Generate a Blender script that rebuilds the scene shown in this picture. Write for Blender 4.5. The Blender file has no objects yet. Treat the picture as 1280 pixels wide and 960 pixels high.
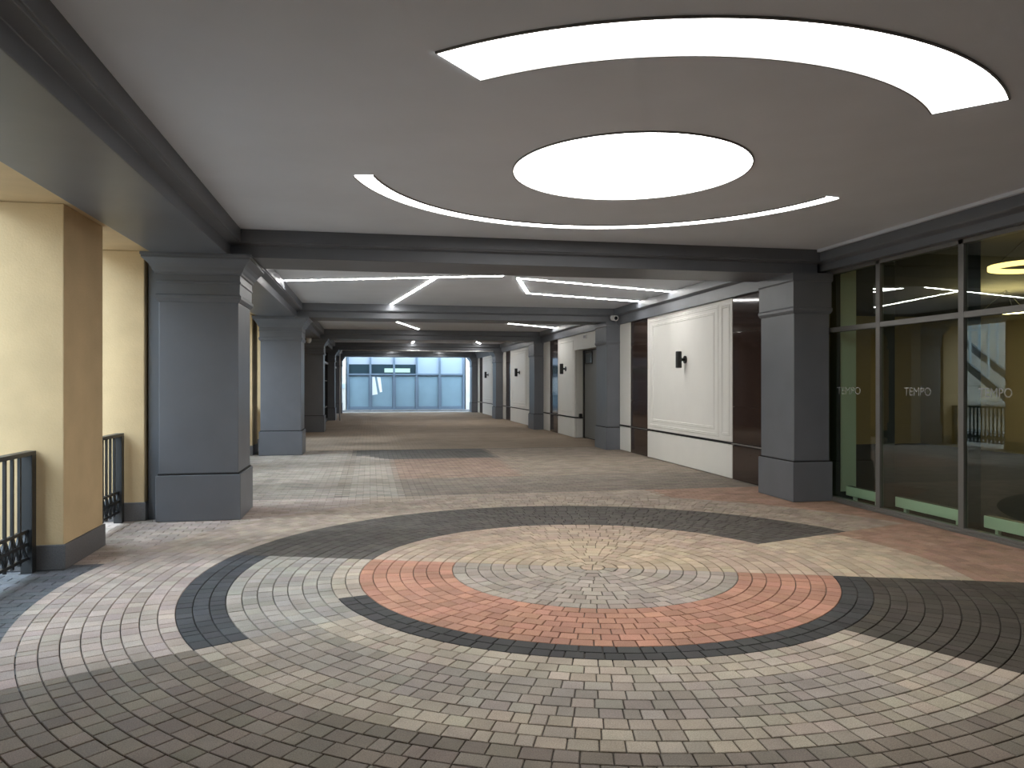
import bpy, math, random
from mathutils import Vector, Matrix
random.seed(7)
C = bpy.context.scene.collection
scene = bpy.context.scene

# ------------------------------------------------------------------ camera, sky, exposure
cam_d = bpy.data.cameras.new('camera'); cam = bpy.data.objects.new('camera', cam_d); C.objects.link(cam)
FPX = 944.5; YAW = 0.1857
cam_d.sensor_fit = 'HORIZONTAL'; cam_d.sensor_width = 36.0; cam_d.lens = 36.0 * FPX / 1280.0
cam_d.clip_start = 0.05; cam_d.clip_end = 400
cam.location = (0, 0, 1.6); cam.rotation_euler = (math.pi/2, 0.0, -YAW)
scene.camera = cam
scene.view_settings.view_transform = 'Standard'
try: scene.view_settings.look = 'None'
except Exception: pass
scene.view_settings.exposure = 0.0; scene.view_settings.gamma = 1.0
scene.view_settings.use_curve_mapping = False

SKY = 9.0; LAMP = 10.0; LED = 60.0
w = bpy.data.worlds.new('overcast_sky'); scene.world = w; w.use_nodes = True
bg = w.node_tree.nodes['Background']; bg.inputs[0].default_value = (0.66, 0.83, 1.0, 1); bg.inputs[1].default_value = SKY

sun_d = bpy.data.lights.new('hazy_sun', 'SUN'); sun = bpy.data.objects.new('hazy_sun', sun_d); C.objects.link(sun)
sun_d.energy = 1.9; sun_d.color = (0.86, 0.94, 1.0); sun_d.angle = math.radians(9)
sun.rotation_euler = Vector((1.0, 0.10, -0.80)).to_track_quat('-Z', 'Y').to_euler()

# ------------------------------------------------------------------ materials
def mat(name, col, rough=0.6, metal=0.0, noise=0.0, nscale=20.0, bump=0.0, bscale=60.0, emit=None, estr=0.0, spec=0.5, stretch=None):
    m = bpy.data.materials.new(name); m.use_nodes = True
    nt = m.node_tree; b = nt.nodes['Principled BSDF']
    b.inputs['Base Color'].default_value = (*col, 1); b.inputs['Roughness'].default_value = rough
    b.inputs['Metallic'].default_value = metal; b.inputs['Specular IOR Level'].default_value = spec
    if emit:
        b.inputs['Emission Color'].default_value = (*emit, 1); b.inputs['Emission Strength'].default_value = estr
    if noise or bump:
        g = nt.nodes.new('ShaderNodeNewGeometry'); vec = g.outputs['Position']
        if stretch:
            mp = nt.nodes.new('ShaderNodeMapping'); mp.inputs['Scale'].default_value = stretch
            nt.links.new(vec, mp.inputs['Vector']); vec = mp.outputs['Vector']
    if noise:
        n = nt.nodes.new('ShaderNodeTexNoise'); n.inputs['Scale'].default_value = nscale; n.inputs['Detail'].default_value = 6
        nt.links.new(vec, n.inputs['Vector'])
        r = nt.nodes.new('ShaderNodeMapRange'); r.inputs['From Min'].default_value = 0.3; r.inputs['From Max'].default_value = 0.7
        r.inputs['To Min'].default_value = 1 - noise; r.inputs['To Max'].default_value = 1 + noise
        nt.links.new(n.outputs['Fac'], r.inputs['Value'])
        v = nt.nodes.new('ShaderNodeVectorMath'); v.operation = 'SCALE'; v.inputs[0].default_value = col
        nt.links.new(r.outputs['Result'], v.inputs['Scale']); nt.links.new(v.outputs['Vector'], b.inputs['Base Color'])
    if bump:
        n2 = nt.nodes.new('ShaderNodeTexNoise'); n2.inputs['Scale'].default_value = bscale; n2.inputs['Detail'].default_value = 4
        nt.links.new(vec, n2.inputs['Vector'])
        bp = nt.nodes.new('ShaderNodeBump'); bp.inputs['Strength'].default_value = bump; bp.inputs['Distance'].default_value = 0.01
        nt.links.new(n2.outputs['Fac'], bp.inputs['Height']); nt.links.new(bp.outputs['Normal'], b.inputs['Normal'])
    return m

def paver_mat(name, source):
    """granite-flecked paver; colour from the object's own colour or from the face colour attribute"""
    m = bpy.data.materials.new(name); m.use_nodes = True
    nt = m.node_tree; b = nt.nodes['Principled BSDF']; b.inputs['Roughness'].default_value = 0.75
    b.inputs['Specular IOR Level'].default_value = 0.22
    if source == 'object':
        s = nt.nodes.new('ShaderNodeObjectInfo').outputs['Color']
    else:
        a = nt.nodes.new('ShaderNodeAttribute'); a.attribute_name = 'paver_colour'; s = a.outputs['Color']
    g = nt.nodes.new('ShaderNodeNewGeometry')
    n = nt.nodes.new('ShaderNodeTexNoise'); n.inputs['Scale'].default_value = 170; n.inputs['Detail'].default_value = 3
    n2 = nt.nodes.new('ShaderNodeTexNoise'); n2.inputs['Scale'].default_value = 3.2; n2.inputs['Detail'].default_value = 5
    nt.links.new(g.outputs['Position'], n.inputs['Vector']); nt.links.new(g.outputs['Position'], n2.inputs['Vector'])
    r = nt.nodes.new('ShaderNodeMapRange'); r.inputs['From Min'].default_value = 0.3; r.inputs['From Max'].default_value = 0.7
    r.inputs['To Min'].default_value = 0.74; r.inputs['To Max'].default_value = 1.24
    r2 = nt.nodes.new('ShaderNodeMapRange'); r2.inputs['From Min'].default_value = 0.3; r2.inputs['From Max'].default_value = 0.7
    r2.inputs['To Min'].default_value = 0.86; r2.inputs['To Max'].default_value = 1.12
    nt.links.new(n.outputs['Fac'], r.inputs['Value']); nt.links.new(n2.outputs['Fac'], r2.inputs['Value'])
    mu = nt.nodes.new('ShaderNodeMath'); mu.operation = 'MULTIPLY'
    nt.links.new(r.outputs[0], mu.inputs[0]); nt.links.new(r2.outputs[0], mu.inputs[1])
    v = nt.nodes.new('ShaderNodeVectorMath'); v.operation = 'SCALE'
    nt.links.new(s, v.inputs[0]); nt.links.new(mu.outputs[0], v.inputs['Scale']); nt.links.new(v.outputs[0], b.inputs['Base Color'])
    bp = nt.nodes.new('ShaderNodeBump'); bp.inputs['Strength'].default_value = 0.25; bp.inputs['Distance'].default_value = 0.004
    nt.links.new(n.outputs['Fac'], bp.inputs['Height']); nt.links.new(bp.outputs['Normal'], b.inputs['Normal'])
    return m

def glass_mat(name, tint, ior=1.55, rough=0.0):
    m = bpy.data.materials.new(name); m.use_nodes = True; nt = m.node_tree
    out = nt.nodes['Material Output']; nt.nodes.remove(nt.nodes['Principled BSDF'])
    t = nt.nodes.new('ShaderNodeBsdfTransparent'); t.inputs['Color'].default_value = (*tint, 1)
    g = nt.nodes.new('ShaderNodeBsdfGlossy'); g.inputs['Roughness'].default_value = rough; g.inputs['Color'].default_value = (0.94, 1.0, 0.95, 1)
    f = nt.nodes.new('ShaderNodeFresnel'); f.inputs['IOR'].default_value = ior
    mx = nt.nodes.new('ShaderNodeMixShader')
    ge = nt.nodes.new('ShaderNodeNewGeometry'); sb = nt.nodes.new('ShaderNodeMath'); sb.operation = 'SUBTRACT'; sb.inputs[0].default_value = 1.0
    ml = nt.nodes.new('ShaderNodeMath'); ml.operation = 'MULTIPLY'        # only the outer face of a pane mirrors; the rear face just tints
    nt.links.new(ge.outputs['Backfacing'], sb.inputs[1]); nt.links.new(f.outputs[0], ml.inputs[0]); nt.links.new(sb.outputs[0], ml.inputs[1])
    nt.links.new(ml.outputs[0], mx.inputs[0]); nt.links.new(t.outputs[0], mx.inputs[1]); nt.links.new(g.outputs[0], mx.inputs[2])
    nt.links.new(mx.outputs[0], out.inputs['Surface'])
    return m

def emit_mat(name, col, strength):
    m = bpy.data.materials.new(name); m.use_nodes = True; nt = m.node_tree
    nt.nodes.remove(nt.nodes['Principled BSDF'])
    e = nt.nodes.new('ShaderNodeEmission'); e.inputs[0].default_value = (*col, 1); e.inputs[1].default_value = strength
    nt.links.new(e.outputs[0], nt.nodes['Material Output'].inputs['Surface'])
    return m

def far_paving_mat():
    """small running-bond pavers too far off to pick apart"""
    m = bpy.data.materials.new('far_pavers'); m.use_nodes = True; nt = m.node_tree; b = nt.nodes['Principled BSDF']
    b.inputs['Roughness'].default_value = 0.8; b.inputs['Specular IOR Level'].default_value = 0.2
    g = nt.nodes.new('ShaderNodeNewGeometry')
    br = nt.nodes.new('ShaderNodeTexBrick'); br.inputs['Scale'].default_value = 1.0
    br.inputs['Brick Width'].default_value = 0.2; br.inputs['Row Height'].default_value = 0.1; br.inputs['Mortar Size'].default_value = 0.004
    br.inputs['Color1'].default_value = (0.31, 0.24, 0.18, 1); br.inputs['Color2'].default_value = (0.355, 0.28, 0.21, 1)
    br.inputs['Mortar'].default_value = (0.12, 0.10, 0.08, 1)
    n = nt.nodes.new('ShaderNodeTexNoise'); n.inputs['Scale'].default_value = 0.8; n.inputs['Detail'].default_value = 5
    nt.links.new(g.outputs['Position'], br.inputs['Vector']); nt.links.new(g.outputs['Position'], n.inputs['Vector'])
    r = nt.nodes.new('ShaderNodeMapRange'); r.inputs['From Min'].default_value = 0.3; r.inputs['From Max'].default_value = 0.7
    r.inputs['To Min'].default_value = 0.85; r.inputs['To Max'].default_value = 1.12
    nt.links.new(n.outputs['Fac'], r.inputs['Value'])
    v = nt.nodes.new('ShaderNodeVectorMath'); v.operation = 'SCALE'
    nt.links.new(br.outputs['Color'], v.inputs[0]); nt.links.new(r.outputs[0], v.inputs['Scale']); nt.links.new(v.outputs[0], b.inputs['Base Color'])
    return m

M = dict(
    ceiling=mat('grey_white_plaster', (0.70, 0.745, 0.81), 0.75, noise=0.03, nscale=1.5, bump=0.05),
    slate=mat('slate_grey_paint', (0.138, 0.147, 0.165), 0.42, noise=0.06, nscale=2.5, bump=0.03, bscale=40),
    groove=mat('shadow_gap_black', (0.012, 0.012, 0.013), 0.8),
    stucco=mat('beige_stucco', (0.60, 0.44, 0.245), 0.85, noise=0.07, nscale=3.0, bump=0.25, bscale=55),
    granite=mat('dark_grey_granite', (0.12, 0.115, 0.115), 0.6, noise=0.2, nscale=90),
    white=mat('white_panel_paint', (0.74, 0.73, 0.69), 0.45, noise=0.02, nscale=2),
    brown=mat('dark_brown_polished_stone', (0.036, 0.022, 0.017), 0.07, noise=0.5, nscale=9, stretch=(1, 1, 6)),
    ledge=mat('brushed_steel_ledge', (0.42, 0.40, 0.38), 0.35, metal=0.8),
    frame=mat('grey_window_aluminium', (0.17, 0.165, 0.155), 0.4, metal=0.35),
    frame_dark=mat('dark_gasket', (0.02, 0.025, 0.022), 0.5),
    iron=mat('black_painted_iron', (0.016, 0.017, 0.018), 0.4),
    glass=glass_mat('green_tinted_glass', (0.80, 0.89, 0.80), 1.85),
    black_glass=mat('black_glazing', (0.008, 0.009, 0.011), 0.08),
    joint=mat('sand_joint', (0.06, 0.05, 0.042), 0.95, noise=0.2, nscale=60),
    far_pavers=far_paving_mat(),
    paver=paver_mat('paver_by_object', 'object'), paver_field=paver_mat('paver_by_face', 'face'),
    lamp=emit_mat('milk_white_light_panel', (1.0, 0.98, 0.945), LAMP),
    led=emit_mat('led_diffuser', (1.0, 0.975, 0.94), LED),
    rim=mat('grey_lamp_rim', (0.25, 0.25, 0.25), 0.5),
    lamp_black=mat('matt_black_metal', (0.010, 0.010, 0.011), 0.45),
    door=mat('grey_door_paint', (0.16, 0.16, 0.155), 0.5, noise=0.04, nscale=3),
    plastic=mat('white_plastic', (0.75, 0.75, 0.74), 0.35), lens=mat('black_lens', (0.01, 0.01, 0.012), 0.1),
    grey_plastic=mat('grey_plastic', (0.33, 0.33, 0.34), 0.35),
    asphalt=mat('light_grey_street_paving', (0.20, 0.20, 0.20), 0.85, noise=0.15, nscale=4),
    stone=mat('pale_limestone', (0.66, 0.63, 0.57), 0.8, noise=0.06, nscale=2.0, bump=0.1),
    room_dark=mat('dark_ceiling_paint', (0.05, 0.048, 0.042), 0.8), room=mat('dim_room_paint', (0.46, 0.39, 0.24), 0.8), carpet=mat('navy_carpet', (0.008, 0.010, 0.022), 0.98, noise=0.2, nscale=40),
    convector=mat('white_convector_enamel', (0.80, 0.82, 0.80), 0.4),
    etched=None,
    blue_frame=mat('blue_grey_facade_frame', (0.15, 0.20, 0.255), 0.4, metal=0.2),
    frost=mat('frosted_blue_glass', (0.22, 0.315, 0.37), 0.18, noise=0.05, nscale=1.2),
    frost_pale=mat('pale_frosted_glass', (0.34, 0.41, 0.48), 0.18), dark_pane=mat('dark_blue_pane', (0.03, 0.05, 0.06), 0.1),
    grey_pane=mat('grey_blind', (0.34, 0.38, 0.43), 0.4), paper=mat('white_paper', (0.85, 0.87, 0.86), 0.8),
    turquoise_emit=emit_mat('turquoise_emission', (0.62, 1.0, 0.95), 1.1),
    warm_fill=emit_mat('warm_fill_light', (1.0, 0.70, 0.36), 60.0), warm=emit_mat('warm_ring_light', (1.0, 0.60, 0.22), 4.0),
    steel_blue=mat('pale_blue_steel', (0.55, 0.66, 0.74), 0.35, metal=0.2), dark_steel=mat('grey_steel', (0.12, 0.13, 0.14), 0.5),
    sky_glass=mat('pale_sky_glass', (0.55, 0.72, 0.86), 0.12),
)

def etched_mat():
    m = bpy.data.materials.new('etched_lettering'); m.use_nodes = True; nt = m.node_tree; b = nt.nodes['Principled BSDF']
    b.inputs['Base Color'].default_value = (0.55, 0.56, 0.53, 1); b.inputs['Roughness'].default_value = 0.6; b.inputs['Alpha'].default_value = 0.45
    return m
M['etched'] = etched_mat()

# ------------------------------------------------------------------ helpers
class MB:
    def __init__(s): s.v = []; s.f = []; s.mi = []
    def poly(s, pts, mi=0):
        i = len(s.v); s.v += [tuple(p) for p in pts]; s.f.append(list(range(i, i+len(pts)))); s.mi.append(mi); return s
    def box(s, x0, x1, y0, y1, z0, z1, mi=0):
        i = len(s.v)
        s.v += [(x0,y0,z0),(x1,y0,z0),(x1,y1,z0),(x0,y1,z0),(x0,y0,z1),(x1,y0,z1),(x1,y1,z1),(x0,y1,z1)]
        for q in ((3,2,1,0),(4,5,6,7),(0,1,5,4),(1,2,6,5),(2,3,7,6),(3,0,4,7)): s.f.append([i+k for k in q]); s.mi.append(mi)
        return s
    def loft(s, x0, x1, y0, y1, prof, mi=0):
        """square rings: prof = [(offset outward, z)]"""
        i = len(s.v); n = len(prof)
        for o, z in prof: s.v += [(x0-o,y0-o,z),(x1+o,y0-o,z),(x1+o,y1+o,z),(x0-o,y1+o,z)]
        for k in range(n-1):
            for a in range(4):
                b = (a+1) % 4; s.f.append([i+4*k+a, i+4*k+b, i+4*k+4+b, i+4*k+4+a]); s.mi.append(mi)
        s.f.append([i+3,i+2,i+1,i]); s.mi.append(mi); j = i+4*(n-1); s.f.append([j,j+1,j+2,j+3]); s.mi.append(mi)
        return s
    def sweep(s, prof, a0, a1, axis, mi=0):
        """closed profile polygon swept along an axis: axis 'y' uses (x,z), axis 'x' uses (y,z)"""
        n = len(prof); i = len(s.v)
        for a in (a0, a1):
            for p, z in prof: s.v.append((p, a, z) if axis == 'y' else (a, p, z))
        for k in range(n):
            b = (k+1) % n; s.f.append([i+k, i+b, i+n+b, i+n+k]); s.mi.append(mi)
        s.f.append([i+k for k in range(n)]); s.mi.append(mi); s.f.append([i+n+k for k in reversed(range(n))]); s.mi.append(mi)
        return s
    def cyl(s, p0, p1, r0, r1=None, seg=16, mi=0):
        r1 = r0 if r1 is None else r1
        p0 = Vector(p0); p1 = Vector(p1); d = (p1-p0).normalized()
        u = d.orthogonal().normalized(); w_ = d.cross(u); i = len(s.v)
        for p, r in ((p0, r0), (p1, r1)):
            for k in range(seg):
                a = 2*math.pi*k/seg; s.v.append(tuple(p + u*(r*math.cos(a)) + w_*(r*math.sin(a))))
        for k in range(seg):
            b = (k+1) % seg; s.f.append([i+k, i+b, i+seg+b, i+seg+k]); s.mi.append(mi)
        s.f.append([i+k for k in reversed(range(seg))]); s.mi.append(mi); s.f.append([i+seg+k for k in range(seg)]); s.mi.append(mi)
        return s
    def bar(s, p0, p1, wd, ht, up=(0,0,1), mi=0):
        p0 = Vector(p0); p1 = Vector(p1); d = (p1-p0).normalized(); up = Vector(up)
        x = d.cross(up).normalized(); u = x.cross(d).normalized(); i = len(s.v)
        for p in (p0, p1):
            for a, b in ((-1,-1),(1,-1),(1,1),(-1,1)): s.v.append(tuple(p + x*(a*wd/2) + u*(b*ht/2)))
        for q in ((3,2,1,0),(4,5,6,7),(0,1,5,4),(1,2,6,5),(2,3,7,6),(3,0,4,7)): s.f.append([i+k for k in q]); s.mi.append(mi)
        return s
    def sphere(s, c, r, seg=16, rings=8, zs=1.0, z0=-1.0, mi=0):
        i = len(s.v); c = Vector(c)
        for a in range(rings+1):
            t = math.asin(z0) + (math.pi/2 - math.asin(z0))*a/rings
            for k in range(seg):
                p = 2*math.pi*k/seg; s.v.append((c.x+r*math.cos(t)*math.cos(p), c.y+r*math.cos(t)*math.sin(p), c.z+r*zs*math.sin(t)))
        for a in range(rings):
            for k in range(seg):
                b = (k+1) % seg; s.f.append([i+a*seg+k, i+a*seg+b, i+(a+1)*seg+b, i+(a+1)*seg+k]); s.mi.append(mi)
        return s
    def build(s, name, m, parent=None, smooth=False, bevel=0.0, org=None):
        me = bpy.data.meshes.new(name)
        vs = s.v if org is None else [(a-org[0], b-org[1], c-org[2]) for a, b, c in s.v]
        me.from_pydata(vs, [], s.f)
        for q in (m if isinstance(m, (list, tuple)) else [m]): me.materials.append(q)
        if any(s.mi): me.polygons.foreach_set('material_index', s.mi)
        import bmesh
        bm = bmesh.new(); bm.from_mesh(me); bmesh.ops.recalc_face_normals(bm, faces=bm.faces); bm.to_mesh(me); bm.free()
        if smooth: me.polygons.foreach_set('use_smooth', [True]*len(me.polygons))
        me.update()
        o = bpy.data.objects.new(name, me); C.objects.link(o)
        if parent is not None: o.parent = parent
        elif org is not None: o.location = org
        if bevel:
            b = o.modifiers.new('edge', 'BEVEL'); b.width = bevel; b.segments = 2; b.limit_method = 'ANGLE'; b.angle_limit = math.radians(50)
        return o

def tag(o, label, cat, group=None):
    o['label'] = label; o['category'] = cat
    if group: o['group'] = group
    return o
def structure(o, label=None):
    o['kind'] = 'structure'
    if label: o['label'] = label
    return o
def empty(name, loc):
    o = bpy.data.objects.new(name, None); C.objects.link(o); o.location = loc; o.empty_display_size = 0.2; return o
def thing(name, loc, label, cat, group=None): return tag(empty(name, loc), label, cat, group)
def copy_tree(o, parent=None):
    c = o.copy(); C.objects.link(c)
    if parent is not None: c.parent = parent
    for ch in list(o.children): copy_tree(ch, c)
    return c

# ------------------------------------------------------------------ dimensions of the passage (metres)
ZC, ZB = 3.43, 3.11
BAY = 8.25
YC = [9.35 + BAY*k for k in range(5)]               # near faces of the column rows
YBACK, YEND = -5.0, YC[4] + 1.08
XL, XG, XW = -1.50, 6.25, 6.00

# ------------------------------------------------------------------ floor
CX, CY, CW = 1.91, 6.36, 0.111
FS, FN = -3.7, 18.6
floor = structure(MB().box(-3.75, 6.30, YBACK, YEND, -0.25, -0.012).build('floor', M['joint']),
                  'paved passage floor with circular mosaic of coloured pavers')
far = MB().box(-3.75, 6.30, FN, YEND, -0.012, -0.001).build('far_paving', M['far_pavers'], floor)

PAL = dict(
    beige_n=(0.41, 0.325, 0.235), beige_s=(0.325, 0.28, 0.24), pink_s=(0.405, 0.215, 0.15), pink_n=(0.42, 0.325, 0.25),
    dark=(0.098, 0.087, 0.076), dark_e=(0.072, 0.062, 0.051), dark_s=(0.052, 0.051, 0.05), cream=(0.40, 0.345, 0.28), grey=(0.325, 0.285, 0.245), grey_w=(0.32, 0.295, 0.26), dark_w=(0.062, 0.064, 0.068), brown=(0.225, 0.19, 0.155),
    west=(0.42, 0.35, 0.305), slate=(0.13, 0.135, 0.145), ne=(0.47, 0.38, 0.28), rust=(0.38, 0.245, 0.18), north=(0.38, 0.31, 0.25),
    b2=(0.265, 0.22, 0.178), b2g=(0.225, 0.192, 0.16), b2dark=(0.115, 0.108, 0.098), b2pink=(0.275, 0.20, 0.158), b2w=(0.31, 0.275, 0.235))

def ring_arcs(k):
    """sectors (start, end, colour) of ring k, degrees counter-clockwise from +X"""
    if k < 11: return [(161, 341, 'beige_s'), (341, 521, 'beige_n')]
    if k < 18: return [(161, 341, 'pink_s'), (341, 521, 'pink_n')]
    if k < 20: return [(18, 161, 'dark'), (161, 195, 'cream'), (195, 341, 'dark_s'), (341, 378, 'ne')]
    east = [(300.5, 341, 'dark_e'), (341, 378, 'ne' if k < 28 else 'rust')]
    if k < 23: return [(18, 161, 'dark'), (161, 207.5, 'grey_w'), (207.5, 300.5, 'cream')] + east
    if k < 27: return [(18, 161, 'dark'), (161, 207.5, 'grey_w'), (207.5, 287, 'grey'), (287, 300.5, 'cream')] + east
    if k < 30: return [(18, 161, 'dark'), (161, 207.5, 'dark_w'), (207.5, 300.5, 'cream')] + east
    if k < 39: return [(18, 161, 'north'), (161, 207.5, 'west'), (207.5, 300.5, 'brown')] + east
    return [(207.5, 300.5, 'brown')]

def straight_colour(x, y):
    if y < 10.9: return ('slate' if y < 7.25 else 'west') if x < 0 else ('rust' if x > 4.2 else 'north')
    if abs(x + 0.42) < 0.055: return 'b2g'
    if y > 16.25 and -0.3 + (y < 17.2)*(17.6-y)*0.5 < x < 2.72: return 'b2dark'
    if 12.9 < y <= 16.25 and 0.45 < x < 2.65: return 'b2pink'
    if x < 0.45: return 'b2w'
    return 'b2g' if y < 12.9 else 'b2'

def brick_geo(c4, z, depth=0.014, ch=0.0035):
    """paver from four ground corners (counter-clockwise): chamfered top and four sides"""
    cx = sum(p[0] for p in c4)/4; cy = sum(p[1] for p in c4)/4
    def ins(p):
        dx, dy = cx-p[0], cy-p[1]; l = math.hypot(dx, dy) or 1; t = min(0.4, ch*1.5/l); return (p[0]+dx*t, p[1]+dy*t)
    v = [(p[0], p[1], z-depth) for p in c4] + [(p[0], p[1], z-ch*0.7) for p in c4] + [(*ins(p), z) for p in c4]
    f = [(8, 9, 10, 11)]
    for a in range(4):
        b = (a+1) % 4; f += [(a, b, 4+b, 4+a), (4+a, 4+b, 8+b, 8+a)]
    return v, f

def jitter(col):
    k = random.uniform(0.84, 1.16); return tuple(min(1, c*k*random.uniform(0.97, 1.03)) for c in col)

ca, sa = math.cos(YAW), math.sin(YAW)
def to_px(x, y, z=0.0):
    u = x*ca - y*sa; d = x*sa + y*ca
    return (640 + FPX*u/d, 480 - FPX*(z-1.6)/d) if d > 0.3 else None

bricks = []          # (screen area, key, local corners, angle, colour, z)
GAP = 0.0065
for k in range(1, 47):
    r0, r1 = k*CW, (k+1)*CW; rm = (r0+r1)/2
    for a0, a1, cname in ring_arcs(k):
        units = []; left = math.radians(a1-a0)*rm
        while left > 0.06:
            s_ = random.choices((0, 1, 2), (1, 3, 2.2))[0]; wd = (0.085, 0.118, 0.145)[s_]
            units.append((s_, wd)); left -= wd
        if not units: units = [(1, 0.118)]
        tot = sum(u[1] for u in units); sc = math.radians(a1-a0)/tot; ang = math.radians(a0)
        for s_, wd in units:
            half = wd*sc/2; mid = ang + half; ang += 2*half
            ri, ro = max(0.012, r0+GAP/2), r1-GAP/2
            hi = max(half-GAP/2/max(ri, 0.05), half*0.5); ho = half-GAP/2/ro
            loc = [(ri*math.cos(hi), -ri*math.sin(hi)), (ro*math.cos(ho), -ro*math.sin(ho)), (ro*math.cos(ho), ro*math.sin(ho)), (ri*math.cos(hi), ri*math.sin(hi))]
            wx, wy = CX+rm*math.cos(mid), CY+rm*math.sin(mid)
            if not (FS < wx < 6.22 and wy > YBACK): continue
            area = 0
            pp = [to_px(CX+p[0]*math.cos(mid)-p[1]*math.sin(mid), CY+p[0]*math.sin(mid)+p[1]*math.cos(mid)) for p in loc]
            if all(pp) and all(0 < q[0] < 1280 and 0 < q[1] < 960 for q in pp):
                area = abs(sum(pp[i][0]*pp[(i+1) % 4][1]-pp[(i+1) % 4][0]*pp[i][1] for i in range(4)))/2
            bricks.append((area, (k, a0, s_), loc, mid, jitter(PAL[cname]), random.uniform(-0.0012, 0.0012)))
bricks.sort(key=lambda b: -b[0])
shared = {}
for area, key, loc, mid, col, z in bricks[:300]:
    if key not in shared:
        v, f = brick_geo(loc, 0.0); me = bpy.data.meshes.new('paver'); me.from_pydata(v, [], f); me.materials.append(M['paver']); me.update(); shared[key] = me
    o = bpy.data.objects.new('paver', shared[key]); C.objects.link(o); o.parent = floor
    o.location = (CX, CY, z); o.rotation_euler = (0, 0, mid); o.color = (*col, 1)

V, F, COL = [], [], []
def add_field(c4, z, col):
    i = len(V); v, f = brick_geo(c4, z); V.extend(v); F.extend([tuple(i+q for q in ff) for ff in f]); COL.extend([col]*len(f))
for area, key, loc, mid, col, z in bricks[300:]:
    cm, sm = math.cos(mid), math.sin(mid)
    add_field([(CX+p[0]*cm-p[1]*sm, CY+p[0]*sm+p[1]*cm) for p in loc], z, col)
for i in range(4):                                   # four wedge pavers close the centre
    a = math.radians(71+90*i); q = [(0.004, 0.004), (0.103, 0.004), (0.076, 0.076), (0.004, 0.103)]
    add_field([(CX+p[0]*math.cos(a)-p[1]*math.sin(a), CY+p[0]*math.sin(a)+p[1]*math.cos(a)) for p in q], 0, jitter(PAL['beige_n']))
BX, BY = 0.2, 0.1
y = 1.4; row = 0
while y < FN-0.01:
    x = FS - (row % 2)*BX/2
    while x < 6.25:
        c4 = [(x+.003, y+.003), (x+BX-.003, y+.003), (x+BX-.003, y+BY-.003), (x+.003, y+BY-.003)]
        rs = [math.hypot(p[0]-CX, p[1]-CY) for p in c4]; an = math.degrees(math.atan2(y-CY, x-CX)) % 360
        lim = 47*CW if 209 < an < 299 else 39*CW
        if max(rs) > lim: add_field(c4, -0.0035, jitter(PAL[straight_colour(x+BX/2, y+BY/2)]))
        x += BX
    y += BY; row += 1
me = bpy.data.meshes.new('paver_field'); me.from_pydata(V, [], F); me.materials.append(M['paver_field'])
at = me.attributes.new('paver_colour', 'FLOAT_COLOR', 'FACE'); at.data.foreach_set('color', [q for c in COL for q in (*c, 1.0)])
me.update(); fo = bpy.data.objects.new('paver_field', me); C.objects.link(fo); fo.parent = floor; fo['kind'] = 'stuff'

structure(MB().box(-60, 60, -40, 90, -0.3, -0.05).build('ground', M['asphalt']), 'light grey street paving outside the passage')

# ------------------------------------------------------------------ ceiling and beams
structure(MB().box(-3.6, 15, YBACK, YEND, ZC, 3.95).build('ceiling', M['ceiling']), 'smooth grey plaster ceiling')
nb = [0]
def beam(mb, label):
    nb[0] += 1; return structure(mb.build('trim_%d' % nb[0], M['slate'], bevel=0.006), label)
GZ = 3.265
left_prof = [(XL, ZC+.01), (XL, GZ+.015), (XL-.02, GZ+.015), (XL-.02, GZ), (XL-.13, GZ-.02), (XL-.13, ZB), (-2.47, ZB), (-2.47, ZC+.01)]
beam(MB().sweep(left_prof, YBACK, YEND, 'y'), 'dark grey stepped beam along the column row by the railings')
def trans(yk, x1):
    p = [(yk, ZC+.01), (yk, GZ+.015), (yk+.02, GZ+.015), (yk+.02, GZ), (yk+.09, GZ-.015), (yk+.09, ZB), (yk+1.0, ZB), (yk+1.0, GZ-.015), (yk+1.07, GZ), (yk+1.07, ZC+.01)]
    return MB().sweep(p, XL-.14, x1, 'x')
for k, yk in enumerate(YC): beam(trans(yk, 6.05), 'dark grey cross beam over a pair of columns')
r1 = [(6.03, ZC+.01), (6.03, GZ+.015), (6.05, GZ), (6.12, GZ-.02), (6.12, 3.15), (6.4, 3.15), (6.4, ZC+.01)]
beam(MB().sweep(r1, YBACK, YC[0]+.2, 'y'), 'dark grey beam above the shop window')
r2 = [(5.84, ZC+.01), (5.84, GZ+.015), (5.86, GZ), (5.92, GZ-.02), (5.92, 3.045), (6.3, 3.045), (6.3, ZC+.01)]
beam(MB().sweep(r2, YC[0]+.9, YEND, 'y'), 'dark grey stepped beam above the white and brown wall panels')
# small white cornice line over the shop window
structure(MB().box(5.985, 6.03, YBACK, YC[0], ZC-.035, ZC).build('trim_%d' % (nb[0]+1), M['ceiling']), 'thin plaster fillet at the ceiling edge'); nb[0] += 1

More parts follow.
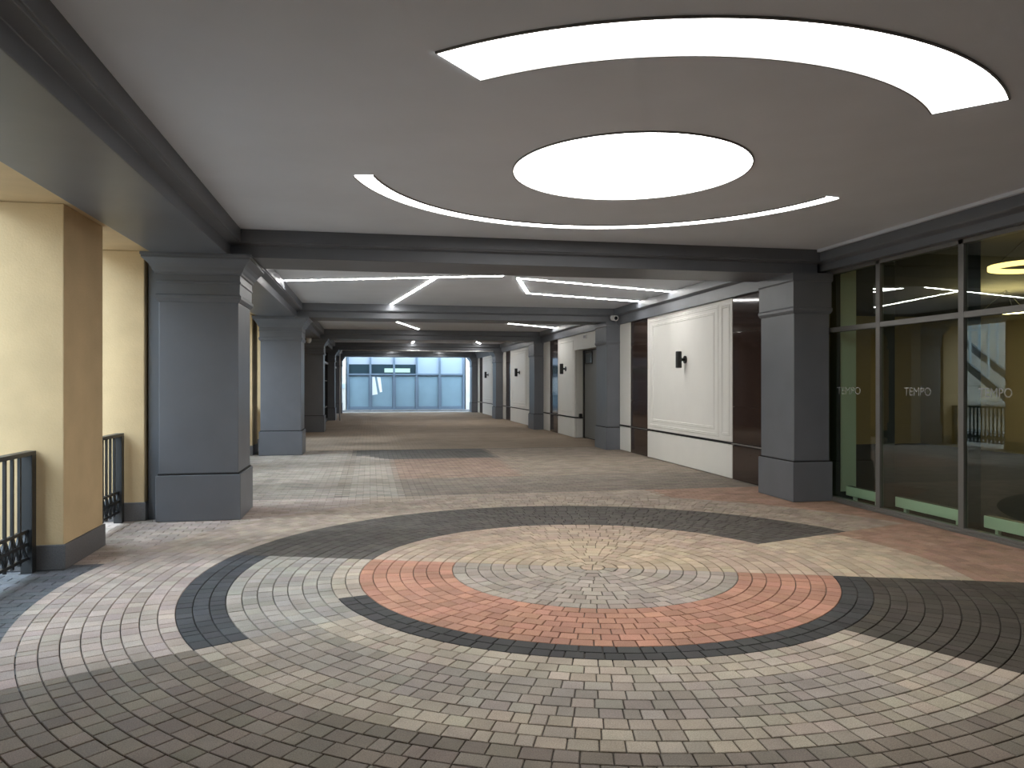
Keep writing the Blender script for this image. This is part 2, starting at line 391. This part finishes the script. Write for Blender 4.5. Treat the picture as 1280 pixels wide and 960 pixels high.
# ------------------------------------------------------------------ columns
CAP = [(0, 2.56), (.012, 2.565), (.035, 2.60), (.035, 2.635), (.018, 2.65), (.018, 2.775), (.03, 2.785), (.03, 2.80), (.022, 2.81), (.022, 2.875), (.04, 2.885), (.045, 2.905),
       (.06, 2.925), (.075, 2.96), (.10, 2.995), (.135, 3.03), (.155, 3.05), (.155, 3.075), (.165, 3.08), (.165, 3.111)]
CAP_FLAT = [(0, 2.56), (.012, 2.565), (.03, 2.60), (.03, 2.635), (.02, 2.65), (.02, 2.99), (.035, 3.01), (.035, 3.111)]
def column(x0, x1, yk, label, infill=False, cap=CAP):
    t = thing('column', ((x0+x1)/2, yk+.47, 0), label, 'column', 'grey columns of the passage')
    org = t.location
    y0, y1 = yk, yk+.94
    def P(mb, n, m, bevel=0.0): return mb.build(n, m, t, bevel=bevel, org=org)
    P(MB().box(x0, x1, y0, y1, 0, .535), 'plinth', M['slate'], .006)
    P(MB().box(x0+.02, x1-.02, y0+.02, y1-.02, .535, .552), 'shadow_gap', M['groove'])
    P(MB().box(x0+.03, x1-.03, y0+.03, y1-.03, .552, 2.565), 'shaft', M['slate'], .006)
    P(MB().loft(x0+.03, x1-.03, y0+.03, y1-.03, cap), 'capital', M['slate'])
    if infill: P(MB().box(-2.575, x0+.03, y0+.22, y1-.1, 0, 3.11), 'infill', M['slate'])
    return t
LBL = ['slate grey square column beside a beige pier and short railing', 'slate grey square column behind the beam with the first light strips',
       'slate grey square column in front of the black shop glazing', 'slate grey square column between two black glazed shopfronts', 'slate grey square column at the left of the bright portal']
LBR = ['grey wall column between the green glass shopfront and brown panel', 'grey wall column next to the recessed grey door',
       'grey wall column just past the door bay pilaster', 'grey wall column between the two farther wall lamps', 'grey wall column at the right of the bright portal']
for k, yk in enumerate(YC):
    column(-2.44, -1.50, yk, LBL[k], k == 0)
    column(5.63, 6.22 if k == 0 else 6.05, yk, LBR[k], False, CAP_FLAT if k < 3 else CAP)

# ------------------------------------------------------------------ left side: piers, lintel, railings
def pier(y0, y1, label, x0=-2.60, col=False):
    t = thing('pier', (x0-.5, (y0+y1)/2, 0), label, 'pier', 'beige piers along the open side')
    MB().box(-3.26, x0, y0, y1, 0, 3.158).build('body', M['stucco'], t, bevel=.008, org=t.location)
    MB().box(-3.28, x0+.02, y0-.02, y1+.02, 0, .215).build('plinth', M['granite'], t, bevel=.006, org=t.location)
    return t
PL = 'beige stucco pier with grey granite base'
structure(MB().box(-3.62, -2.60, -1.0, 4.6, 0, 3.158).build('wall_left.003', M['stucco']), 'beige stucco wall before the first wide railing')
pier(7.13, 8.10, 'beige stucco pier standing between the wide railing and the short railing')
pier(9.50, 10.30, 'beige stucco pier half hidden behind the first slate column')
for k in (0, 1):
    yk = YC[k]
    pier(yk+2.25, yk+3.25, PL + (' seen past the first slate column' if k == 0 else ' past the second slate column'))
    pier(yk+5.45, yk+6.40 if k == 0 else yk+8.34, PL + (' mirrored in the green glass shopfront' if k == 0 else ', widened to block daylight, short of the black shop glazing'))  # third-bay pier stretched across an opening to keep daylight off the next column
    pier(yk+8.40, yk+9.2, 'beige stucco pier behind the %s slate column' % ('second' if k == 0 else 'third'))
structure(MB().box(-3.26, -2.47, YBACK, YC[2]+1.02, 3.16, 8.5).build('wall_left', M['stucco']), 'beige stucco lintel wall above the openings')
# closed part of the left side beyond the third column
structure(MB().box(-3.62, -1.95, YC[2]+1.02, YEND, -0.02, 8.5).build('wall_left.001', M['slate']), 'dark wall behind the black shop glazing')

def railing(y0, y1, label):
    xr = -2.85; t = thing('railing', (xr, (y0+y1)/2, 0), label, 'railing', 'black railings in the openings'); org = t.location
    def P(mb, n): return mb.build(n, M['iron'], t, org=org)
    for yy in (y0+.05, y1-.05): P(MB().box(xr-.045, xr+.045, yy-.04, yy+.04, 0, 1.0), 'post')
    P(MB().box(xr-.04, xr+.04, y0, y1, .995, 1.03), 'top_rail')
    for z in (.115, .235, .345): P(MB().box(xr-.014, xr+.014, y0+.05, y1-.05, z, z+.026), 'rail')
    n = max(2, round((y1-y0-.18)/.125)); st = (y1-y0-.18)/n
    for i in range(n+1):
        yy = y0+.09+st*i
        if 0 < i < n: P(MB().box(xr-.011, xr+.011, yy-.013, yy+.013, .09, 1.0), 'baluster')
        if i < n:
            a, b = yy+.01, yy+st-.01
            m = MB(); m.bar((xr, a, .14), (xr, b, .35), .016, .016, (1,0,0)); m.bar((xr, b, .14), (xr, a, .35), .016, .016, (1,0,0))
            P(m, 'lattice_cross')
    return t
railing(4.62, 7.11, 'long black iron railing with lattice band ending at the beige pier')
railing(8.14, 9.46, 'short black iron railing between beige pier and first slate column')
railing(10.34, 11.56, 'short black iron railing just past the first slate column')
railing(12.64, 14.76, 'long black iron railing between the two beige piers past the first column')
railing(15.79, 17.70, 'mid length black iron railing mirrored in the green glass shopfront')
railing(18.62, 19.80, 'short black iron railing just past the second slate column')
railing(20.90, 23.02, 'long black iron railing between beige piers past the second column')

# black glazed shopfronts on the left, beyond the third column
for k, (y0, y1) in enumerate(((YC[2]+.96, YC[3]-.02), (YC[3]+.96, YC[4]-.02))):
    t = structure(empty('window_%d' % (k+2), (-1.7, (y0+y1)/2, 0)), 'black glazed shopfront with thin grey rails between slate columns'); org = t.location
    def P(mb, n, m): return mb.build(n, m, t, org=org)
    n = 3; st = (y1-y0)/n
    for i in range(n):
        P(MB().box(-1.92, -1.88, y0+st*i+.03, y0+st*(i+1)-.03, .12, 2.45), 'pane', M['black_glass'])
        P(MB().box(-1.92, -1.88, y0+st*i+.03, y0+st*(i+1)-.03, 2.53, 3.1), 'pane', M['black_glass'])
    for i in range(n+1): P(MB().box(-1.94, -1.82, y0+st*i-.03, y0+st*i+.03, 0, 3.1), 'mullion', M['iron'])
    P(MB().box(-1.94, -1.80, y0, y1, 2.45, 2.53), 'transom', M['grey_plastic'])
    P(MB().box(-1.94, -1.84, y0, y1, .60, .635), 'transom', M['frame'])
    P(MB().box(-1.94, -1.84, y0, y1, 1.72, 1.755), 'transom', M['frame'])
    P(MB().box(-1.94, -1.82, y0, y1, 0, .12), 'sill', M['iron'])
# white conduit down the side of the fourth column
cd = MB(); cx_ = -1.30
cd.cyl((cx_, YC[3]-.19, 0.0), (cx_, YC[3]-.19, 2.98), .022, seg=8); cd.cyl((cx_, YC[3]-.19, 2.98), (cx_+.10, YC[3]-.19, 3.08), .022, seg=8)
cd.cyl((cx_+.10, YC[3]-.19, 3.08), (5.5, YC[3]-.19, 3.08), .022, seg=8)
tag(cd.build('conduit', M['plastic'], org=(cx_, YC[3]-.19, 0), smooth=True), 'thin pale conduit running up a slate column and along its beam', 'pipe')

# ------------------------------------------------------------------ right side: wall panels
wr = MB()
wr.box(6.03, 6.30, YC[0]+.25, 19.5, -.02, 3.45); wr.box(6.03, 6.30, 21.75, YEND, -.02, 3.45)
wr.box(6.03, 6.30, 19.5, 21.75, 2.645, 3.45); wr.box(6.30, 6.60, 18.9, 21.90, -.02, 3.45)
wall_r = structure(wr.build('wall_right', M['groove']), 'wall of white moulded panels and dark brown stone strips')
def frame_moulding(y0, y1, z0, z1, wd, x, pr, parent, name='moulding'):
    m = MB()
    prof = [(0, 0), (wd*.25, pr), (wd*.5, pr*.55), (wd*.8, pr), (wd, 0)]
    for i in range(len(prof)-1):
        (a, p), (b, q) = prof[i], prof[i+1]
        A = [(x-p, y0+a, z0+a), (x-p, y1-a, z0+a), (x-p, y1-a, z1-a), (x-p, y0+a, z1-a)]
        B = [(x-q, y0+b, z0+b), (x-q, y1-b, z0+b), (x-q, y1-b, z1-b), (x-q, y0+b, z1-b)]
        for e in range(4):
            g = (e+1) % 4; m.poly([A[e], A[g], B[g], B[e]])
    return m.build(name, M['white'], parent)
def white_bay(y0, y1, big=True):
    MB().box(5.985, 6.03, y0+.004, y1-.004, 0.01, .575).build('base_panel', M['white'], wall_r, bevel=.004)
    p = MB().box(5.985, 6.03, y0+.004, y1-.004, .62, 3.045).build('white_panel', M['white'], wall_r, bevel=.004)
    MB().box(5.975, 6.02, y0, y1, .592, .604).build('ledge', M['groove'], wall_r)
    if big == 'wide':
        frame_moulding(y0+.08, y0+.40, .72, 2.95, .05, 5.985, .011, p)
        frame_moulding(y0+.50, y1-.08, .68, 2.99, .06, 5.985, .010, p)
        frame_moulding(y0+.66, y1-.30, .80, 2.88, .055, 5.985, .010, p)
    elif big:
        frame_moulding(y0+.14, y1-.14, .74, 2.93, .05, 5.985, .010, p)
def brown_bay(y0, y1):
    MB().box(5.99, 6.03, y0+.003, y1-.003, 0.01, .575).build('stone_tile', M['brown'], wall_r, bevel=.003)
    for z0, z1 in ((.62, 1.218), (1.222, 2.458), (2.462, 3.045)):
        MB().box(5.99, 6.03, y0+.003, y1-.003, z0, z1).build('stone_tile', M['brown'], wall_r, bevel=.003)
    MB().box(5.965, 6.02, y0, y1, .592, .606).build('ledge', M['ledge'], wall_r)
for k in (0, 2, 3):
    b = YC[k]
    brown_bay(b+.92, b+2.45); white_bay(b+2.45, b+6.40, 'wide'); brown_bay(b+6.40, b+7.50); white_bay(b+7.50, b+8.27, False)
white_bay(21.752, 23.80, True); brown_bay(23.80, 24.90); white_bay(24.90, 25.87, False)
brown_bay(18.5, 19.498)
# door reveal: return of the pilaster, header and door
MB().box(6.031, 6.345, 21.715, 21.749, 0.01, .575).build('base_panel', M['white'], wall_r)
MB().box(6.031, 6.345, 21.715, 21.749, .62, 2.64).build('reveal_panel', M['white'], wall_r)
MB().box(5.985, 6.345, 19.5, 21.75, 2.60, 2.645).build('reveal_panel', M['white'], wall_r)
MB().box(5.985, 6.03, 19.5, 21.75, 2.645, 3.045).build('header_panel', M['white'], wall_r, bevel=.004)
dr = structure(empty('door_1', (6.32, 20.6, 0)), 'flat grey door with a small framed window in a deep reveal')
def DP(mb, n, m): return mb.build(n, m, dr, org=dr.location)
DP(MB().box(6.25, 6.30, 19.55, 21.60, .03, 2.57), 'leaf', M['door'])
DP(MB().box(6.22, 6.30, 21.60, 21.70, 0, 2.60), 'jamb', M['lamp_black']); DP(MB().box(6.22, 6.30, 19.5, 19.55, 0, 2.60), 'jamb', M['lamp_black'])
wn = DP(MB().box(6.235, 6.252, 20.82, 21.50, 2.20, 2.52), 'vision_panel', M['dark_pane'])
fm = MB()
for a in ((20.80, 21.52, 2.18, 2.215), (20.80, 21.52, 2.505, 2.54), (20.80, 20.845, 2.18, 2.54), (21.475, 21.52, 2.18, 2.54)): fm.box(6.225, 6.25, *a)
DP(fm, 'panel_frame', M['lamp_black'])
DP(MB().box(6.20, 6.25, 19.75, 19.80, .95, 1.15), 'handle', M['ledge'])
el = thing('emergency_light', (5.97, 20.57, 2.90), 'small white emergency light box on the white door header', 'light')
MB().box(5.945, 5.985, 20.45, 20.70, 2.885, 2.985).build('housing', M['plastic'], el, bevel=.006, org=el.location)
MB().box(5.938, 5.946, 20.47, 20.68, 2.90, 2.97).build('lens', M['grey_plastic'], el, org=el.location)
tag(MB().loft(6.10, 6.19, 21.64, 21.715, [(0, .575), (0, .70), (-.01, .715), (-.02, .72)]).build('junction_box', M['lamp_black'], org=(6.15, 21.68, .575)), 'small black box on the base ledge beside the door', 'box')

# wall lamps
def wall_lamp(yy, z, label):
    t = thing('wall_lamp', (5.985, yy, z), label, 'wall lamp', 'black wall lamps on white panels'); org = t.location
    def P(mb, n): return mb.build(n, M['lamp_black'], t, org=org, smooth=False)
    P(MB().cyl((5.985, yy, z), (5.965, yy, z), .075, .075, 20), 'back_plate')
    P(MB().cyl((5.965, yy, z), (5.90, yy, z), .022, .03, 12), 'arm')
    b = P(MB().cyl((5.845, yy, z-.155), (5.845, yy, z+.155), .058, .058, 20), 'barrel')
    for s in (-1, 1): MB().cyl((5.845, yy, z+s*.155), (5.845, yy, z+s*.165), .052, .046, 20).build('rim', M['grey_plastic'], b, org=org)
wall_lamp(13.72, 2.07, 'black cylinder wall lamp on the widest white moulded panel')
wall_lamp(22.78, 2.07, 'black cylinder wall lamp on the white pilaster beside the door')
wall_lamp(YC[2]+4.37, 2.07, 'black cylinder wall lamp on the white panel past the door pilaster')
wall_lamp(YC[3]+4.37, 2.07, 'black cylinder wall lamp on the white panel close to the portal')

# ------------------------------------------------------------------ shopfront (window_1)
win = structure(empty('window_1', (XG, 5.8, 0)), 'tall green tinted glass shopfront in grey aluminium frames'); worg = win.location
def W(mb, n, m, bevel=0.0): return mb.build(n, m, win, org=worg, bevel=bevel)
mull = [9.53, 8.42, 7.07, 5.72, 4.37, 3.02, 1.67]
ZT = 2.34
for i, ym in enumerate(mull):
    W(MB().box(XG-.03, XG+.03, ym-.038, ym+.038, .06, 3.15), 'mullion', M['frame'], .003)
    W(MB().box(XG+.03, XG+.19, ym-.03, ym+.03, .06, 3.15), 'mullion_fin', M['frame_dark'])
for a, b in zip(mull[1:], mull[:-1]):
    W(MB().box(XG-.006, XG+.006, a+.036, b-.036, .055, ZT-.03), 'pane', M['glass'])
    W(MB().box(XG-.006, XG+.006, a+.036, b-.036, ZT+.03, 3.12), 'pane', M['glass'])
    W(MB().box(XG-.028, XG+.06, a+.038, b-.038, ZT-.033, ZT+.033), 'transom', M['frame'], .003)
W(MB().box(XG-.05, XG+.08, mull[-1], 9.60, 0, .03), 'sill', M['frame'], .004)
W(MB().box(XG-.03, XG+.06, mull[-1], 9.60, .03, .06), 'bottom_rail', M['frame'], .003)
W(MB().box(XG-.03, XG+.06, mull[-1], 9.60, 3.10, 3.15), 'head_rail', M['frame'], .003)
def lettering(y_left, z, width, pane):
    cu = bpy.data.curves.new('lettering', 'FONT'); cu.body = 'TEMPO'; cu.size = 0.145; cu.resolution_u = 3
    tmp = bpy.data.objects.new('lettering', cu); C.objects.link(tmp)
    bpy.context.view_layer.update(); dg = bpy.context.evaluated_depsgraph_get()
    me = bpy.data.meshes.new_from_object(tmp.evaluated_get(dg)); bpy.data.objects.remove(tmp)
    xs = [v.co.x for v in me.vertices]; sc = width/(max(xs)-min(xs)); x0 = min(xs)
    for v in me.vertices: v.co = (XG-.0085-worg.x, y_left-(v.co.x-x0)*sc-worg.y, z+v.co.y*.95-worg.z)
    me.materials.append(M['etched']); me.update()
    o = bpy.data.objects.new('lettering', me); C.objects.link(o); o.parent = win; o['label'] = 'faint etched shop lettering on the glass'
lettering(9.28, 1.465, .50, 0); lettering(7.97, 1.465, .44, 1); lettering(6.85, 1.465, .42, 2)
# room behind the glass
structure(MB().box(6.35, 14.6, -1.0, 18.2, -.04, .0).build('floor.001', M['carpet']), 'dark carpet floor of the shop')
structure(MB().box(6.42, 14.6, -1.0, 18.0, 3.405, 3.428).build('ceiling.001', M['room_dark']), 'dark ceiling of the shop')
structure(MB().box(14.6, 14.8, -1.0, 18.2, 0, 3.43).build('wall_far', M['room']), 'dim back wall of the shop')
structure(MB().box(6.31, 14.6, 18.0, 18.2, 0, 3.43).build('wall_side', M['room']), 'dim side wall of the shop')
structure(MB().box(6.05, 14.6, -1.2, -1.0, 0, 3.43).build('wall_front', M['room']), 'dim near wall of the shop')
structure(MB().box(6.03, 6.31, -5.0, mull[-1], 0, 3.43).build('wall_right.001', M['slate']), 'grey wall before the shopfront')
structure(MB().box(-3.62, 6.03, YBACK-.2, YBACK, 0, 3.43).build('wall_light_block', M['slate']), 'unseen grey wall added to shut out light behind the passage')  # added behind the camera to hold back daylight, real end of passage unknown
structure(MB().box(-3.62, -2.53, YBACK, -1.0, 0, 3.16).build('wall_left.002', M['stucco']), 'beige stucco wall')
ip = thing('inner_pillar', (6.56, 9.68, 0), 'pale pillar inside the shop by the end of the glass', 'pillar')
MB().box(6.42, 6.70, 9.52, 9.84, 0, 3.40).build('shaft', M['convector'], ip, bevel=.006, org=ip.location)
MB().box(6.41, 6.71, 9.51, 9.85, 0, .1).build('base', M['frame_dark'], ip, org=ip.location)
for (a, b, lab) in ((8.60, 9.35, 'short white convector heater on feet behind the narrow pane'), (7.22, 8.36, 'white convector heater on feet behind the middle pane'), (5.90, 6.98, 'white convector heater on feet behind the wide lettered end pane')):
    t = thing('convector', (6.46, (a+b)/2, 0), lab, 'heater', 'convector heaters along the glass'); org = t.location
    cs = MB().box(6.42, 6.50, a, b, .075, .20).build('casing', M['convector'], t, bevel=.006, org=org)
    MB().box(6.43, 6.49, a+.02, b-.02, .199, .205).build('grille', M['frame_dark'], cs, org=org)
    for yy in (a+.15, b-.15): MB().box(6.44, 6.48, yy-.02, yy+.02, 0, .075).build('foot', M['convector'], t, org=org)
def ring_lamp(x, y, r, label, m_='warm'):
    wl = thing('ring_lamp', (x, y, 3.0), label, 'lamp', 'ring lamps inside the shop')
    m = MB(); seg = 36
    for i in range(seg):
        a, b = 2*math.pi*i/seg, 2*math.pi*(i+1)/seg
        m.bar((x+r*math.cos(a), y+r*math.sin(a), 3.0), (x+r*math.cos(b), y+r*math.sin(b), 3.0), .07, .05)
    m.build('ring', M[m_], wl, org=wl.location)
    for i in range(3):
        a = 2.1*i; MB().cyl((x+r*math.cos(a), y+r*math.sin(a), 3.02), (x, y, 3.40), .004, seg=6).build('wire', M['iron'], wl, org=wl.location)
ring_lamp(7.75, 7.7, .42, 'warm glowing ring lamp hanging inside the shop close to the glass')
ring_lamp(12.0, 12.5, .42, 'added warm fill ring deep inside the shop, lighting its back wall', 'warm_fill')  # added fill lamp, brightens the back wall behind the glass

# ------------------------------------------------------------------ ceiling lights
LX, LY = 2.19, 6.17
def annulus(r0, r1, a0, a1, n, z0, z1):
    m = MB(); A = [math.radians(a0+(a1-a0)*i/n) for i in range(n+1)]
    P = lambda r, a, z: (LX+r*math.cos(a), LY+r*math.sin(a), z)
    for i in range(n):
        a, b = A[i], A[i+1]
        m.poly([P(r0,a,z0), P(r1,a,z0), P(r1,b,z0), P(r0,b,z0)]); m.poly([P(r0,a,z1), P(r0,b,z1), P(r1,b,z1), P(r1,a,z1)])
        m.poly([P(r1,a,z0), P(r1,a,z1), P(r1,b,z1), P(r1,b,z0)])
        if r0 > 0: m.poly([P(r0,a,z0), P(r0,b,z0), P(r0,b,z1), P(r0,a,z1)])
    if a1-a0 < 359:
        for a in (A[0], A[-1]): m.poly([P(r0,a,z0), P(r0,a,z1), P(r1,a,z1), P(r1,a,z0)])
    return m
def ceil_lamp(r0, r1, a0, a1, label, n=64):
    am = math.radians((a0+a1)/2); rm = (r0+r1)/2 if r0 > 0 else 0
    t = thing('ceiling_light', (LX+rm*math.cos(am), LY+rm*math.sin(am), ZC), label, 'ceiling light', 'curved light panels of the first bay')
    annulus(r0, r1, a0, a1, n, ZC-.006, ZC).build('diffuser', M['lamp'], t, org=t.location)
    e = .012
    annulus(r1, r1+e, a0, a1, n, ZC-.012, ZC).build('rim', M['rim'], t, org=t.location)
    if r0 > 0: annulus(r0-e, r0, a0, a1, n, ZC-.012, ZC).build('rim', M['rim'], t, org=t.location)
ceil_lamp(0.001, 1.0, 0, 360, 'large round glowing light panel in the grey ceiling')
ceil_lamp(2.28, 2.71, 227.5, 312.5, 'broad curved glowing light band around the round panel')
ceil_lamp(2.235, 2.40, 13, 165.5, 'narrow curved glowing light strip beside the cross beam')
def strip(pts, label, wd=.055):
    t = thing('light_strip', (*pts[0], ZC), label, 'light strip', 'straight light strips of the ceiling')
    m = MB(); rm = MB()
    for i, (a, b) in enumerate(zip(pts[:-1], pts[1:])):
        m.bar((*a, ZC-.0065-.0004*i), (*b, ZC-.0065-.0004*i), wd, .008)
        rm.bar((*a, ZC-.003), (*b, ZC-.003), wd+.02, .004)
    m.build('diffuser', M['led'], t, org=t.location); rm.build('channel', M['rim'], t, org=t.location)
strip([(-1.48, 13.85), (2.2, 12.56)], 'long straight light strip from the left beam behind first cross beam')
strip([(1.10, 13.06), (0.48, 17.55)], 'slanting light strip branching off the long straight one')
strip([(5.82, 14.1), (2.51, 12.78), (3.12, 14.88), (5.82, 15.88)], 'zigzag light strip folded back towards the white wall panels')
strip([(0.72, 22.2), (1.58, 25.3)], 'short light strip visible behind the second cross beam')
strip([(4.1, 22.4), (5.82, 23.8)], 'slanting light strip above the recessed door')
strip([(1.80, 29.8), (1.85, 34.0)], 'light strip just peeping out behind the third cross beam')
strip([(3.6, 28.6), (4.9, 33.9)], 'added slanting light strip lighting the far wall panels over the third wall lamp')  # strip added to light the far wall panels, its run is made up
strip([(1.0, 37.4), (1.2, 42.2)], 'light strip over the end of the passage on the left')
strip([(4.3, 37.4), (3.8, 42.2)], 'light strip over the end of the passage on the right')

# ------------------------------------------------------------------ security cameras
sc_ = thing('security_camera', (5.98, 17.58, 3.22), 'small grey bullet security camera on the beam beside the column', 'camera')
so = sc_.location
MB().cyl((5.78, 17.60, 3.22), (5.78, 17.54, 3.22), .055, seg=16).build('mount', M['grey_plastic'], sc_, org=so, smooth=False)
hs = MB().cyl((5.78, 17.56, 3.20), (5.80, 17.36, 3.18), .062, .07, 18).build('housing', M['plastic'], sc_, org=so)
MB().cyl((5.80, 17.362, 3.18), (5.801, 17.35, 3.179), .045, .04, 18).build('lens', M['lens'], hs, org=so)
dc = thing('dome_camera', (-2.02, YC[2], 3.05), 'small white dome camera on the column by the black glazing', 'camera')
do = dc.location
MB().cyl((-1.98, YC[2]-.14, 3.02), (-1.98, YC[2]-.14, 3.11), .085, seg=16).build('base', M['plastic'], dc, org=do)
MB().sphere((-1.98, YC[2]-.14, 3.02), .075, zs=-1.0, z0=0.0).build('dome', M['plastic'], dc, org=do, smooth=True)

# ------------------------------------------------------------------ building beyond the portal
FY = 46.0
fb = thing('glass_building', (2.2, FY, -.05), 'blue glazed office front in daylight beyond the portal', 'building'); fo_ = fb.location
def B(mb, n, m, bevel=0.0): return mb.build(n, m, fb, org=fo_, bevel=bevel)
xs = [-1.30, 0.02, 1.42, 2.78, 4.17, 5.64]
B(MB().box(-12, 16, FY+.30, FY+.8, -.05, 10), 'wall', M['stone'])
for a, b in ((-12, -1.42), (5.76, 16)): B(MB().box(a, b, FY-.05, FY+.30, -.05, 10), 'side_wall', M['stone'], .01)
for i, x in enumerate(xs): B(MB().box(x-.06, x+.06, FY-.02, FY+.25, 0, 6), 'mullion', M['blue_frame'])
for z in (0.06, 2.13, 4.2): B(MB().box(xs[0], xs[-1], FY, FY+.25, z, z+(.14 if z < 1 else .10)), 'rail', M['blue_frame'])
for i in range(5):
    a, b = xs[i]+.06, xs[i+1]-.06
    B(MB().box(a, b, FY+.10, FY+.13, .2, 2.13), 'pane', M['frost'])
    sub = MB(); e = .05
    for q in ((a, b, .2, .2+e), (a, b, 2.13-e, 2.13), (a, a+e, .2, 2.13), (b-e, b, .2, 2.13)): sub.box(q[0], q[1], FY+.06, FY+.12, q[2], q[3])
    B(sub, 'pane_frame', M['blue_frame'])
    if i < 3:
        B(MB().box(a, b, FY+.10, FY+.13, 2.23, 2.78), 'pane', M['dark_pane']); B(MB().box(a, b, FY+.09, FY+.13, 2.78, 4.2), 'blind', M['grey_pane'])
    else: B(MB().box(a, b, FY+.10, FY+.13, 2.23, 4.2), 'pane', M['frost_pale'])
    B(MB().box(a, b, FY+.10, FY+.13, 4.3, 6), 'pane', M['frost_pale'])
B(MB().box(-1.42, 5.76, FY+.0, FY+.3, 6, 10), 'parapet', M['stone'])
B(MB().box(-1.6, 5.95, FY-.35, FY-.02, -.05, .05), 'step', M['asphalt'], .01)
for a, b in ((.85, 1.36), (1.48, 2.38)): B(MB().box(a, b, FY+.085, FY+.099, 2.30, 2.54), 'turquoise_panel', M['turquoise_emit'])  # bright turquoise emissive rectangles on the dark panes
for q in ([(.09, 2.02), (.28, 2.05), (.45, .98), (.13, .93)], [(.40, 2.03), (.62, 2.0), (.72, 1.12), (.58, 1.10)]):
    m = MB(); m.poly([(x, FY+.085, z) for x, z in q]); m.poly([(x, FY+.095, z) for x, z in q]); B(m, 'paper_sheet', M['paper'])
B(MB().box(-1.62, -1.48, FY-.12, FY-.05, 1.35, 1.62), 'wall_box', M['steel_blue'])

# ------------------------------------------------------------------ building across the courtyard (mirrored in the shopfront)
ob = thing('stone_building', (-9.5, 22, -.05), 'pale coursed stone building mirrored in the green glass', 'building'); oo = ob.location
def S(mb, n, m, bevel=0.0): return mb.build(n, m, ob, org=oo, bevel=bevel)
S(MB().box(-11, -9.45, -6, 40, -.05, 5.25), 'wall', M['granite'])
for i in range(10):
    z0 = -.05 + .53*i
    for a, b in ((-6, 5), (5.4, 14), (14.4, 31), (31.5, 36), (37.5, 40)):
        S(MB().box(-9.5, -9.3, a, b, z0, z0+.515), 'stone_course', M['stone'], .008)
S(MB().box(-9.5, -9.05, -6, 40, .85, 1.0), 'string_course', M['stone'])
S(MB().box(-9.46, -9.40, 36.0, 37.5, .6, 3.4), 'window_pane', M['sky_glass'])
cp = thing('glazed_canopy', (-6.6, 20.5, -.05), 'slanting steel and glass stair canopy mirrored in the shopfront', 'canopy'); co = cp.location
def K(mb, n, m): return mb.build(n, m, cp, org=co)
for x in (-6.2, -7.2): K(MB().bar((x, 22.4, 3.15), (x, 18.5, .55), .09, .22), 'stringer', M['dark_steel'])
for i in range(6):
    yy = 18.7 + .72*i; zz = 3.0+.35*i
    for x in (-6.2, -7.2): K(MB().box(x-.03, x+.03, yy-.03, yy+.03, max(.6, .55+.667*(yy-18.5)), 4.6), 'post', M['steel_blue'])
for i in range(7): K(MB().bar((-6.2, 22.4, 3.3+.3*i), (-6.2, 18.5, 3.3+.3*i), .05, .06), 'glazing_bar', M['steel_blue'])
for yy in (18.6, 22.3): K(MB().box(-7.25, -7.15, yy-.05, yy+.05, -.05, 3.2 if yy > 20 else .7), 'support', M['dark_steel'])
